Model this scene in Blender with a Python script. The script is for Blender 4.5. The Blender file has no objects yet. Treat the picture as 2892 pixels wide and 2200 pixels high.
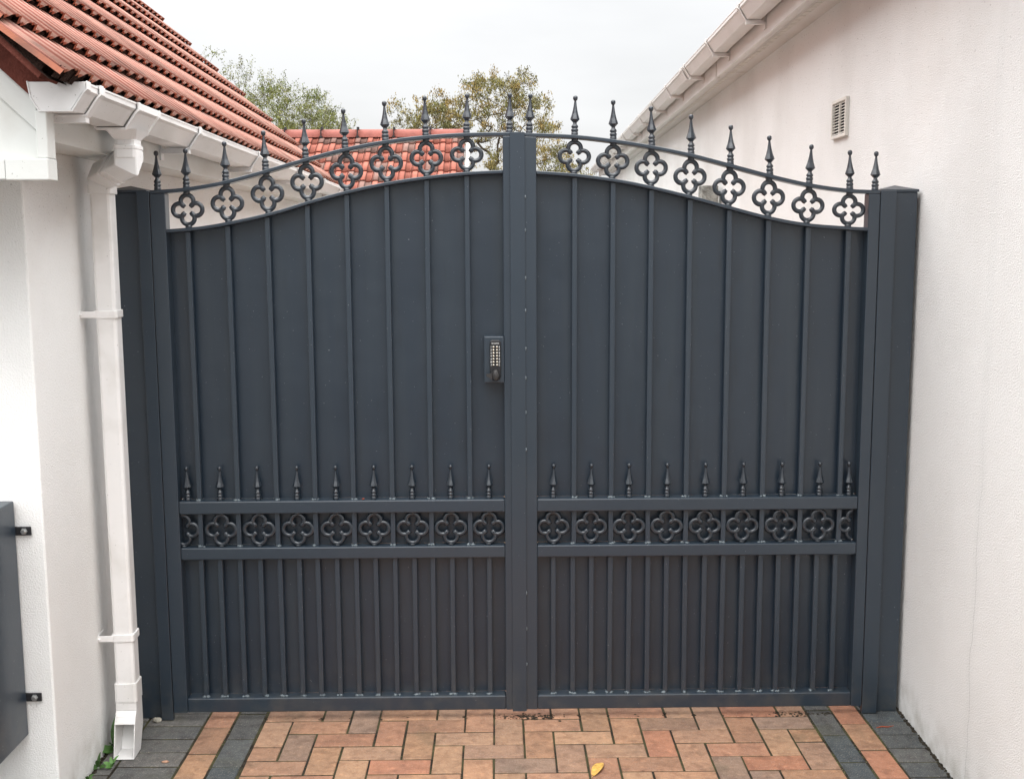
import bpy, math, random
from mathutils import Vector, Matrix
R = random.Random(7)
C = bpy.context.scene.collection
rad = math.radians

# ---------------------------------------------------------------- materials
def mat(name, col, rough=.6, spec=.5, metal=0.0, bump=None, bumps=None, var=0.0, vscale=6.0,
        attr=False, extra=None, rvar=0.0, coat=0.0):
    m = bpy.data.materials.new(name); m.use_nodes = True
    nt = m.node_tree; N = nt.nodes; L = nt.links
    b = N['Principled BSDF']
    b.inputs['Roughness'].default_value = rough
    b.inputs['Metallic'].default_value = metal
    b.inputs['Specular IOR Level'].default_value = spec
    b.inputs['Coat Weight'].default_value = coat
    tc = N.new('ShaderNodeTexCoord')
    if attr:
        a = N.new('ShaderNodeAttribute'); a.attribute_name = 'Col'; c = a.outputs['Color']
    else:
        rgb = N.new('ShaderNodeRGB'); rgb.outputs[0].default_value = (*col, 1); c = rgb.outputs[0]
    if var > 0:
        n = N.new('ShaderNodeTexNoise'); n.inputs['Scale'].default_value = vscale
        n.inputs['Detail'].default_value = 6; n.inputs['Roughness'].default_value = .65
        L.new(tc.outputs['Object'], n.inputs['Vector'])
        mr = N.new('ShaderNodeMapRange'); mr.inputs['From Min'].default_value = .3; mr.inputs['From Max'].default_value = .7
        mr.inputs['To Min'].default_value = 1 - var; mr.inputs['To Max'].default_value = 1 + var
        L.new(n.outputs['Fac'], mr.inputs['Value'])
        vm = N.new('ShaderNodeVectorMath'); vm.operation = 'SCALE'
        L.new(c, vm.inputs[0]); L.new(mr.outputs[0], vm.inputs['Scale']); c = vm.outputs[0]
    if rvar > 0:
        n = N.new('ShaderNodeTexNoise'); n.inputs['Scale'].default_value = 9
        n.inputs['Detail'].default_value = 4
        L.new(tc.outputs['Object'], n.inputs['Vector'])
        mr = N.new('ShaderNodeMapRange'); mr.inputs['To Min'].default_value = rough - rvar; mr.inputs['To Max'].default_value = rough + rvar
        L.new(n.outputs['Fac'], mr.inputs['Value']); L.new(mr.outputs[0], b.inputs['Roughness'])
    if bumps is None and bump: bumps = [bump]
    prev = None
    for (sc, dist, st) in (bumps or []):
        n = N.new('ShaderNodeTexNoise'); n.inputs['Scale'].default_value = sc
        n.inputs['Detail'].default_value = 3; n.inputs['Roughness'].default_value = .6
        L.new(tc.outputs['Object'], n.inputs['Vector'])
        bp = N.new('ShaderNodeBump'); bp.inputs['Distance'].default_value = dist; bp.inputs['Strength'].default_value = st
        L.new(n.outputs['Fac'], bp.inputs['Height'])
        if prev: L.new(prev.outputs[0], bp.inputs['Normal'])
        prev = bp
    if prev: L.new(prev.outputs[0], b.inputs['Normal'])
    if extra: c = extra(nt, tc, c)
    L.new(c, b.inputs['Base Color'])
    return m

def mixc(nt, fac, a, bcol):
    mx = nt.nodes.new('ShaderNodeMix'); mx.data_type = 'RGBA'
    nt.links.new(fac, mx.inputs[0]); nt.links.new(a, mx.inputs[6])
    mx.inputs[7].default_value = (*bcol, 1)
    return mx.outputs[2]

def thr_noise(nt, tc, scale, lo, hi, detail=3, stretch=None, amount=1.0):
    v = tc.outputs['Object']
    if stretch:
        mp = nt.nodes.new('ShaderNodeMapping'); mp.inputs['Scale'].default_value = stretch
        nt.links.new(v, mp.inputs['Vector']); v = mp.outputs[0]
    n = nt.nodes.new('ShaderNodeTexNoise'); n.inputs['Scale'].default_value = scale
    n.inputs['Detail'].default_value = detail
    nt.links.new(v, n.inputs['Vector'])
    mr = nt.nodes.new('ShaderNodeMapRange'); mr.inputs['From Min'].default_value = lo; mr.inputs['From Max'].default_value = hi
    mr.inputs['To Max'].default_value = amount
    nt.links.new(n.outputs['Fac'], mr.inputs['Value'])
    return mr.outputs[0]

def math_(nt, op, a, b=None):
    n = nt.nodes.new('ShaderNodeMath'); n.operation = op; n.use_clamp = False
    for i, x in enumerate((a, b)):
        if x is None: continue
        if isinstance(x, (int, float)): n.inputs[i].default_value = x
        else: nt.links.new(x, n.inputs[i])
    return n.outputs[0]

def wall_stains(band_lo, band_hi, crack=None):
    def f(nt, tc, c):
        sp = nt.nodes.new('ShaderNodeSeparateXYZ'); nt.links.new(tc.outputs['Object'], sp.inputs[0])
        # broad uneven coat of paint
        c = mixc(nt, thr_noise(nt, tc, 1.3, .42, .75, 4, amount=.5), c, (.62, .60, .57))
        # tiny dirt specks, thicker just below the eaves
        mr = nt.nodes.new('ShaderNodeMapRange'); mr.inputs['From Min'].default_value = band_lo; mr.inputs['From Max'].default_value = band_hi
        mr.inputs['To Min'].default_value = .12; mr.inputs['To Max'].default_value = 1
        nt.links.new(sp.outputs[2], mr.inputs['Value'])
        s = thr_noise(nt, tc, 90, .66, .74, 2)
        c = mixc(nt, math_(nt, 'MULTIPLY', math_(nt, 'MULTIPLY', s, mr.outputs[0]), .6), c, (.16, .14, .11))
        # splash dirt near the paving
        mr2 = nt.nodes.new('ShaderNodeMapRange'); mr2.inputs['From Min'].default_value = .16; mr2.inputs['From Max'].default_value = 0
        nt.links.new(sp.outputs[2], mr2.inputs['Value'])
        d = math_(nt, 'MULTIPLY', thr_noise(nt, tc, 14, .4, .7, 5), mr2.outputs[0])
        c = mixc(nt, math_(nt, 'MULTIPLY', d, .5), c, (.30, .27, .20))
        if crack is not None:
            mp = nt.nodes.new('ShaderNodeMapping'); mp.inputs['Scale'].default_value = (0, 0, 1)
            nt.links.new(tc.outputs['Object'], mp.inputs[0])
            n = nt.nodes.new('ShaderNodeTexNoise'); n.inputs['Scale'].default_value = 3.5; n.inputs['Detail'].default_value = 8
            nt.links.new(mp.outputs[0], n.inputs['Vector'])
            off = math_(nt, 'MULTIPLY', math_(nt, 'SUBTRACT', n.outputs['Fac'], .5), .12)
            dy = math_(nt, 'ABSOLUTE', math_(nt, 'SUBTRACT', math_(nt, 'ADD', sp.outputs[1], off), crack))
            ln = nt.nodes.new('ShaderNodeMapRange'); ln.inputs['From Min'].default_value = .0022; ln.inputs['From Max'].default_value = .0004
            nt.links.new(dy, ln.inputs['Value'])
            zc = nt.nodes.new('ShaderNodeMapRange'); zc.inputs['From Min'].default_value = 1.25; zc.inputs['From Max'].default_value = .7
            nt.links.new(sp.outputs[2], zc.inputs['Value'])
            c = mixc(nt, math_(nt, 'MULTIPLY', math_(nt, 'MULTIPLY', ln.outputs[0], zc.outputs[0]), .45), c, (.25, .25, .23))
            # smoother, greyer filler painted along the crack
            ln2 = nt.nodes.new('ShaderNodeMapRange'); ln2.inputs['From Min'].default_value = .035; ln2.inputs['From Max'].default_value = .02
            nt.links.new(dy, ln2.inputs['Value'])
            c = mixc(nt, math_(nt, 'MULTIPLY', ln2.outputs[0], .10), c, (.66, .67, .66))
        return c
    return f

def foot_dust(nt, tc, c):
    # dried splashes of dust near the ground
    sp = nt.nodes.new('ShaderNodeSeparateXYZ'); nt.links.new(tc.outputs['Object'], sp.inputs[0])
    mr = nt.nodes.new('ShaderNodeMapRange'); mr.inputs['From Min'].default_value = .22; mr.inputs['From Max'].default_value = 0
    nt.links.new(sp.outputs[2], mr.inputs['Value'])
    return mixc(nt, math_(nt, 'MULTIPLY', math_(nt, 'MULTIPLY', thr_noise(nt, tc, 22, .42, .68, 6), mr.outputs[0]), .45), c, (.085, .082, .072))

def paint_chips(nt, tc, c):
    c = foot_dust(nt, tc, c)
    c = mixc(nt, thr_noise(nt, tc, 3.0, .45, .8, 5, amount=.35), c, (.034, .044, .052))
    return mixc(nt, thr_noise(nt, tc, 160, .775, .80, 1, amount=.55), c, (.30, .32, .33))

def sheet_streaks(nt, tc, c):
    c = foot_dust(nt, tc, c)
    c = mixc(nt, thr_noise(nt, tc, 5, .45, .75, 4, (4, 1, .22), .45), c, (.024, .036, .046))
    c = mixc(nt, thr_noise(nt, tc, 11, .60, .80, 5, (3, 1, .5), .5), c, (.007, .012, .018))
    return mixc(nt, thr_noise(nt, tc, 170, .785, .80, 1, amount=.5), c, (.32, .34, .35))

def tile_lines(nt, tc, c):
    # weathered streaks that run down the slope (local y is along the eaves)
    c = mixc(nt, thr_noise(nt, tc, 34, .58, .70, 2, (.25, 1, .25), .55), c, (.10, .085, .08))
    return mixc(nt, thr_noise(nt, tc, 60, .62, .72, 3, amount=.35), c, (.12, .09, .07))

def pvc_dirt(nt, tc, c):
    c = mixc(nt, thr_noise(nt, tc, 7, .5, .8, 5, (1, .4, 1), .5), c, (.50, .48, .43))
    return mixc(nt, thr_noise(nt, tc, 120, .74, .78, 1, amount=.5), c, (.25, .23, .2))

M = {}
M['paint'] = mat('anthracite_paint', (.020, .032, .047), .32, .7, extra=paint_chips, rvar=.07, bumps=[(60, .0006, .25)])
M['panel'] = mat('anthracite_sheet', (.0115, .022, .036), .36, .7, extra=sheet_streaks, rvar=.08, bumps=[(2.2, .03, .35), (90, .0004, .2)])
M['cast'] = mat('anthracite_cast_iron_backlit', (.014, .021, .030), .30, .8, bumps=[(160, .001, .4)])  # finials and quatrefoils: backlit darkness is put into the base colour
M['weld'] = mat('painted_weld', (.10, .125, .14), .32, .8, bumps=[(300, .002, .8)])
M['wall_w'] = mat('white_render', (.86, .86, .845), .9, .2, bumps=[(24, .003, .22), (210, .004, .8)], extra=wall_stains(1.55, 2.0))
M['wall_c'] = mat('cream_render', (.86, .852, .835), .9, .2, bumps=[(3, .02, .3), (20, .003, .25), (200, .005, .9)], extra=wall_stains(1.6, 2.75, -.33))
M['pvc'] = mat('white_upvc', (.82, .81, .80), .32, .5, extra=pvc_dirt)
M['pvc_old'] = mat('aged_upvc', (.73, .70, .67), .45, .4, extra=pvc_dirt)
M['board'] = mat('painted_board', (.68, .69, .665), .5, .4, extra=pvc_dirt, bumps=[(40, .001, .3)])
M['tile'] = mat('red_tile', (.50, .17, .11), .75, .3, attr=True, extra=tile_lines, bumps=[(220, .002, .5)])
M['tile_far'] = mat('orange_tile', (.50, .15, .09), .8, .3, attr=True, var=.18, vscale=9, bumps=[(120, .003, .4)])
M['mortar'] = mat('dark_mortar', (.035, .020, .016), .95, .1, var=.5, vscale=45, bumps=[(90, .01, 1)])
M['verge'] = mat('red_verge_mortar', (.125, .040, .030), .9, .1, var=.35, vscale=12, bumps=[(45, .008, .8)])
M['ridge'] = mat('ridge_tile', (.28, .09, .07), .7, .3, var=.2, vscale=10)
def mixmul(nt, fac, c, k):
    vm = nt.nodes.new('ShaderNodeVectorMath'); vm.operation = 'MULTIPLY'; nt.links.new(c, vm.inputs[0]); vm.inputs[1].default_value = k
    mx = nt.nodes.new('ShaderNodeMix'); mx.data_type = 'RGBA'; nt.links.new(fac, mx.inputs[0]); nt.links.new(c, mx.inputs[6]); nt.links.new(vm.outputs[0], mx.inputs[7])
    return mx.outputs[2]
def brick_dirt(nt, tc, c):
    c = mixmul(nt, thr_noise(nt, tc, 7, .42, .70, 6), c, (.80, .82, .86))
    c = mixmul(nt, thr_noise(nt, tc, 24, .48, .66, 6), c, (.76, .73, .73))
    c = mixmul(nt, thr_noise(nt, tc, 38, .55, .75, 5), c, (1.35, 1.32, 1.25))
    c = mixc(nt, thr_noise(nt, tc, 230, .58, .68, 2, amount=.35), c, (.42, .37, .31))
    c = mixc(nt, thr_noise(nt, tc, 260, .64, .72, 2, amount=.6), c, (.05, .045, .04))
    c = mixc(nt, thr_noise(nt, tc, 5, .60, .68, 8, amount=.30), c, (.07, .07, .045))
    return c
M['brick'] = mat('block_paver', (.3, .15, .1), .85, .25, attr=True, var=.14, vscale=45, bumps=[(260, .002, .7), (30, .002, .3)], extra=brick_dirt)
def joint_moss(nt, tc, c):
    return mixc(nt, thr_noise(nt, tc, 9, .42, .58, 4), c, (.070, .066, .035))
M['joint'] = mat('mossy_joint_sand', (.038, .032, .025), .95, .1, var=.5, vscale=60, extra=joint_moss, bumps=[(150, .006, 1)])
M['ground'] = mat('street_ground', (.11, .108, .105), .9, .2, var=.2, vscale=2)
M['black'] = mat('black_plastic', (.018, .018, .020), .42, .5)
M['knob'] = mat('worn_black_knob', (.030, .028, .028), .5, .5, var=.3, vscale=60)
M['steel'] = mat('bright_steel', (.50, .47, .41), .25, .5, metal=1.0)
M['digit'] = mat('white_ink', (.80, .80, .78), .5, .3)
M['zinc'] = mat('zinc_bolt', (.52, .53, .52), .35, .5, metal=.9)
M['dark'] = mat('dark_void', (.012, .012, .012), .9, .1)
M['vent'] = mat('buff_vent', (.68, .645, .59), .55, .4, var=.08, vscale=20)
M['stone'] = mat('grey_stone', (.26, .26, .24), .9, .2, var=.6, vscale=16, bumps=[(20, .03, 1)])
M['bark'] = mat('bark', (.075, .06, .045), .9, .1, var=.3, vscale=15)
M['leaf'] = mat('leaf', (.1, .1, .03), .6, .3, attr=True)
M['weedleaf'] = mat('weed_leaf', (.06, .12, .03), .5, .4, attr=True, var=.25, vscale=60)
M['yleaf'] = mat('yellow_leaf', (.62, .36, .09), .6, .3, var=.4, vscale=90)
M['soil'] = mat('soil', (.045, .038, .028), .95, .1, var=.5, vscale=80, bumps=[(120, .01, 1)])
M['pebble'] = mat('pebble', (.38, .36, .30), .7, .3, var=.4, vscale=60)
M['chip'] = mat('brick_chip', (.42, .25, .17), .8, .2, var=.3, vscale=60)
M['redbit'] = mat('dry_petal', (.42, .08, .03), .7, .2)
M['slate'] = mat('brown_tile', (.20, .12, .09), .8, .3, var=.2, vscale=5)

# ---------------------------------------------------------------- mesh builder
class MB:
    def __init__(s): s.v = []; s.f = []; s.sm = []; s.c = []; s.usec = False
    def add(s, vs, fs, smooth=False, col=None):
        o = len(s.v); s.v += [tuple(p) for p in vs]
        for f in fs:
            s.f.append([i + o for i in f]); s.sm.append(smooth); s.c.append(col)
        if col is not None: s.usec = True
    def box(s, x0, x1, y0, y1, z0, z1, col=None):
        v = [(x, y, z) for z in (z0, z1) for (x, y) in ((x0, y0), (x1, y0), (x1, y1), (x0, y1))]
        s.add(v, [(3, 2, 1, 0), (4, 5, 6, 7), (0, 1, 5, 4), (1, 2, 6, 5), (2, 3, 7, 6), (3, 0, 4, 7)], col=col)
    def ring_prism(s, A, B, closed=True, caps=True, smooth=False):
        """A, B: lists of matching points (two end sections)"""
        n = len(A); fs = [(i, (i + 1) % n, n + (i + 1) % n, n + i) for i in range(n if closed else n - 1)]
        if caps: fs += [list(range(n))[::-1], list(range(n, 2 * n))]
        s.add(A + B, fs, smooth)
    def extr(s, poly, axis, a, b, smooth=False):
        """extrude a 2D polygon along an axis; poly in the other two axes (xz for y, xy for z, yz for x)"""
        def P(p, t):
            return {'y': (p[0], t, p[1]), 'z': (p[0], p[1], t), 'x': (t, p[0], p[1])}[axis]
        s.ring_prism([P(p, a) for p in poly], [P(p, b) for p in poly], smooth=smooth)
    def sheet(s, line, th, axis, a, b):
        """thin shell following an open 2D polyline (xz), extruded along y; th > 0 is to the left"""
        n = len(line); off = []
        for i in range(n):
            p = Vector(line[i]); d = Vector((0, 0))
            if i: d += (p - Vector(line[i - 1])).normalized()
            if i < n - 1: d += (Vector(line[i + 1]) - p).normalized()
            d.normalize(); nrm = Vector((-d.y, d.x))
            k = 1.0
            if 0 < i < n - 1:
                e = (p - Vector(line[i - 1])).normalized(); k = 1 / max(.4, abs(d.dot(e)))
            off.append(p + nrm * th * k)
        lo = [tuple(p) for p in line]; hi = [tuple(p) for p in off]
        for i in range(n - 1):
            q = [lo[i], lo[i + 1], hi[i + 1], hi[i]]
            A = [(p[0], a, p[1]) for p in q]; B = [(p[0], b, p[1]) for p in q]
            fs = [(0, 1, 5, 4), (3, 2, 6, 7)]
            if True: fs += [(0, 3, 2, 1), (4, 5, 6, 7)]
            if i == 0: fs.append((0, 4, 7, 3))
            if i == n - 2: fs.append((1, 2, 6, 5))
            s.add(A + B, fs)
    def tube(s, pts, rr, seg=8, flat=1.0, smooth=True, caps=True):
        pts = [Vector(p) for p in pts]; n = len(pts)
        if not isinstance(rr, (list, tuple)): rr = [rr] * n
        t0 = (pts[1] - pts[0]).normalized()
        u = t0.cross(Vector((0, 1, 0)))
        if u.length < .1: u = t0.cross(Vector((1, 0, 0)))
        u.normalize(); vs = []
        for i in range(n):
            t = (pts[min(i + 1, n - 1)] - pts[max(i - 1, 0)]).normalized()
            u = (u - t * u.dot(t)).normalized(); w = t.cross(u)
            for k in range(seg):
                a = 2 * math.pi * k / seg
                vs.append(pts[i] + u * math.cos(a) * rr[i] + w * math.sin(a) * rr[i] * flat)
        fs = [(i * seg + k, i * seg + (k + 1) % seg, (i + 1) * seg + (k + 1) % seg, (i + 1) * seg + k) for i in range(n - 1) for k in range(seg)]
        if caps: fs += [list(range(seg))[::-1], [(n - 1) * seg + k for k in range(seg)]]
        s.add(vs, fs, smooth)
    def lathe(s, prof, seg=12, smooth=True, rot=0.0, c=(0, 0, 0), sq=None):
        vs = []
        for (r, z) in prof:
            for k in range(seg):
                a = rot + 2 * math.pi * k / seg
                vs.append((c[0] + r * math.cos(a), c[1] + r * math.sin(a), c[2] + z))
        n = len(prof)
        fs = [(i * seg + k, i * seg + (k + 1) % seg, (i + 1) * seg + (k + 1) % seg, (i + 1) * seg + k) for i in range(n - 1) for k in range(seg)]
        fs += [list(range(seg))[::-1], [(n - 1) * seg + k for k in range(seg)]]
        s.add(vs, fs, smooth)
    def blob(s, c, r, seed=0, sx=1, sy=1, sz=1, n=7, m=4, col=None):
        q = random.Random(seed); vs = [(c[0], c[1], c[2] - r * sz)]
        for j in range(1, m):
            t = math.pi * j / m
            for k in range(n):
                a = 2 * math.pi * k / n; w = r * (1 + q.uniform(-.22, .22))
                vs.append((c[0] + w * sx * math.sin(t) * math.cos(a), c[1] + w * sy * math.sin(t) * math.sin(a), c[2] - w * sz * math.cos(t)))
        vs.append((c[0], c[1], c[2] + r * sz)); e = len(vs) - 1
        fs = [(0, 1 + (k + 1) % n, 1 + k) for k in range(n)]
        for j in range(m - 2):
            for k in range(n):
                a = 1 + j * n; fs.append((a + k, a + (k + 1) % n, a + n + (k + 1) % n, a + n + k))
        fs += [(e, 1 + (m - 2) * n + k, 1 + (m - 2) * n + (k + 1) % n) for k in range(n)]
        s.add(vs, fs, True, col)
    def mesh(s, name, m):
        me = bpy.data.meshes.new(name); me.from_pydata(s.v, [], s.f)
        me.polygons.foreach_set('use_smooth', s.sm)
        if s.usec:
            ca = me.color_attributes.new('Col', 'FLOAT_COLOR', 'CORNER'); i = 0; buf = []
            for p, c in zip(me.polygons, s.c):
                c = c or (.3, .3, .3)
                buf += [c[0], c[1], c[2], 1.0] * p.loop_total
            ca.data.foreach_set('color', buf)
        me.materials.append(m); me.validate(); me.update()
        return me
    def build(s, name, m, parent=None, loc=None, bevel=0, fix=True, seg=2):
        me = s.mesh(name, m)
        if fix:
            import bmesh
            bm = bmesh.new(); bm.from_mesh(me); bmesh.ops.recalc_face_normals(bm, faces=bm.faces); bm.to_mesh(me); bm.free()
        return link(name, me, parent, loc, bevel, seg)

def link(name, me, parent=None, loc=None, bevel=0, seg=2):
    o = bpy.data.objects.new(name, me); C.objects.link(o); o.parent = parent
    if loc: o.location = loc
    if bevel:
        b = o.modifiers.new('bevel', 'BEVEL'); b.width = bevel; b.segments = seg; b.limit_method = 'ANGLE'; b.angle_limit = rad(35)
    return o

def tag(o, label=None, cat=None, group=None, kind=None):
    if label: o['label'] = label
    if cat: o['category'] = cat
    if group: o['group'] = group
    if kind: o['kind'] = kind
    return o
def thing(name, label, cat, loc=(0, 0, 0), rz=0, group=None):
    o = bpy.data.objects.new(name, None); C.objects.link(o)
    o.location = loc; o.rotation_euler = (0, 0, rz); o.empty_display_size = .1
    return tag(o, label, cat, group)

def spline(kn, x):
    kn = sorted(kn); n = len(kn)
    if x <= kn[0][0]: i = 0
    elif x >= kn[-1][0]: i = n - 2
    else: i = max(j for j in range(n - 1) if kn[j][0] <= x)
    def sl(j):
        a, b = max(j - 1, 0), min(j + 1, n - 1)
        return (kn[b][1] - kn[a][1]) / (kn[b][0] - kn[a][0])
    x0, y0 = kn[i]; x1, y1 = kn[i + 1]; h = x1 - x0; t = (x - x0) / h
    return (2*t**3 - 3*t*t + 1) * y0 + (t**3 - 2*t*t + t) * h * sl(i) + (-2*t**3 + 3*t*t) * y1 + (t**3 - t*t) * h * sl(i + 1)

# ================================================================= GATE
YF = 3.86          # front face of the frames
DEP = .05
UP_L = [(-1.161, 1.858), (-1.048, 1.866), (-.916, 1.888), (-.776, 1.924), (-.651, 1.959), (-.519, 1.992), (-.38, 2.018), (-.241, 2.034), (-.105, 2.042), (.069, 2.044)]
UP_R = [(.081, 2.042), (.26, 2.034), (.392, 2.019), (.521, 1.998), (.656, 1.970), (.782, 1.937), (.927, 1.899), (1.057, 1.870), (1.187, 1.852), (1.289, 1.847)]
LO_L = [(-1.111, 1.729), (-.991, 1.739), (-.859, 1.762), (-.734, 1.791), (-.64, 1.819), (-.515, 1.852), (-.375, 1.881), (-.236, 1.901), (-.104, 1.914), (.019, 1.920)]
LO_R = [(.131, 1.917), (.261, 1.907), (.416, 1.886), (.51, 1.867), (.635, 1.837), (.776, 1.799), (.918, 1.762), (1.044, 1.739), (1.185, 1.727), (1.251, 1.723)]

def finial_mesh():
    b = MB()
    b.lathe([(.0125, -.002), (.0115, .004), (.0112, .010), (.0095, .0115), (.0118, .014), (.0118, .0205), (.0092, .0225), (.0092, .024), (.0118, .027), (.0112, .031), (.0078, .036), (.0060, .040), (.0066, .043)], 10)
    b.lathe([(.0070, .0425), (.0168, .0525), (.0150, .0585), (.0108, .071), (.0076, .085), (.0052, .099), (.0038, .111)], 8, smooth=False, rot=rad(22.5))
    b.lathe([(.0034, .108), (.0036, .1135), (.0060, .1155), (.0076, .119), (.0080, .1225), (.0074, .1265), (.0052, .1295), (.001, .131)], 12)
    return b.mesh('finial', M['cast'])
FIN = finial_mesh()

def quatrefoil_bm(nubs=(.012, .012)):
    b = MB(); r = .0213; cc = .0280; tr = .0078
    for q in range(4):
        a0 = q * math.pi / 2; cx, cz = cc * math.cos(a0), cc * math.sin(a0)
        pts = []; rr = []
        n = 22; op = rad(27)
        for i in range(n + 1):
            a = a0 + math.pi + op + (2 * math.pi - 2 * op) * i / n
            pts.append((cx + r * math.cos(a), 0, cz + r * math.sin(a)))
            e = min(i, n - i); rr.append(tr * (.72 if e == 0 else .92 if e == 1 else 1))
        b.tube(pts, rr, 8, flat=.95)
    for sgn, h in ((1, nubs[0]), (-1, nubs[1])):
        if h: b.lathe([(.013, 0), (.011, sgn * h * .5), (.014, sgn * h)] if sgn > 0 else [(.014, -h), (.011, -h * .5), (.013, 0)], 8, c=(0, 0, sgn * (cc + r + .002)))
    return b
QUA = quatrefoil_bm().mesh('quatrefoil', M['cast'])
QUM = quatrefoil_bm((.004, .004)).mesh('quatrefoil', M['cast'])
def half_quatrefoil(keep, cut):
    import bmesh
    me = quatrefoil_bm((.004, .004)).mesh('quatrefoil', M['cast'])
    bm = bmesh.new(); bm.from_mesh(me)
    bmesh.ops.bisect_plane(bm, geom=bm.verts[:] + bm.edges[:] + bm.faces[:], plane_co=(cut, 0, 0), plane_no=(keep, 0, 0), clear_inner=True)
    bm.to_mesh(me); bm.free()
    return me

def bar_part(root, rx, x, z0, z1, seed, weld_top=False):
    """square bar with a weld bead round its foot"""
    q = random.Random(seed); b = MB(); w = .0083; y = YF + .016
    lean = q.uniform(-.0012, .0012)
    A = [(x - w, y, z0), (x + w, y, z0), (x + w, y + 2 * w, z0), (x - w, y + 2 * w, z0)]
    B = [(p[0] + lean, p[1], z1) for p in A]
    b.ring_prism([(p[0] - rx[0], p[1] - rx[1], p[2]) for p in A], [(p[0] - rx[0], p[1] - rx[1], p[2]) for p in B])
    o = b.build('bar', M['paint'], root, bevel=.0016)
    wb = MB()
    for k in range(5):
        wb.blob((x - rx[0] + q.uniform(-w, w) * 1.25, y - rx[1] + q.uniform(-.004, .006), z0 + .001), .0056, seed * 9 + k, q.uniform(.8, 1.7), 1, q.uniform(.5, 1.1), 6, 4)
    wo = wb.build('weld_bead', M['weld'], o)
    return o

def arch_bar(root, rx, kn, th, x0, x1, name, y0=YF, y1=YF + DEP):
    n = 44; b = MB(); sec = []
    for i in range(n + 1):
        x = x0 + (x1 - x0) * i / n; z = spline(kn, x); d = (spline(kn, x + .002) - spline(kn, x - .002)) / .004
        c = math.cos(math.atan(d)); t = th / c
        sec.append([(x - rx[0], y0 - rx[1], z - t), (x - rx[0], y0 - rx[1], z), (x - rx[0], y1 - rx[1], z), (x - rx[0], y1 - rx[1], z - t)])
    vs = [p for s_ in sec for p in s_]
    fs = [(i * 4 + k, i * 4 + (k + 1) % 4, (i + 1) * 4 + (k + 1) % 4, (i + 1) * 4 + k) for i in range(n) for k in range(4)]
    fs += [(0, 1, 2, 3), (n * 4 + 3, n * 4 + 2, n * 4 + 1, n * 4)]
    b.add(vs, fs)
    return b.build(name, M['paint'], root, bevel=.0025)

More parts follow.
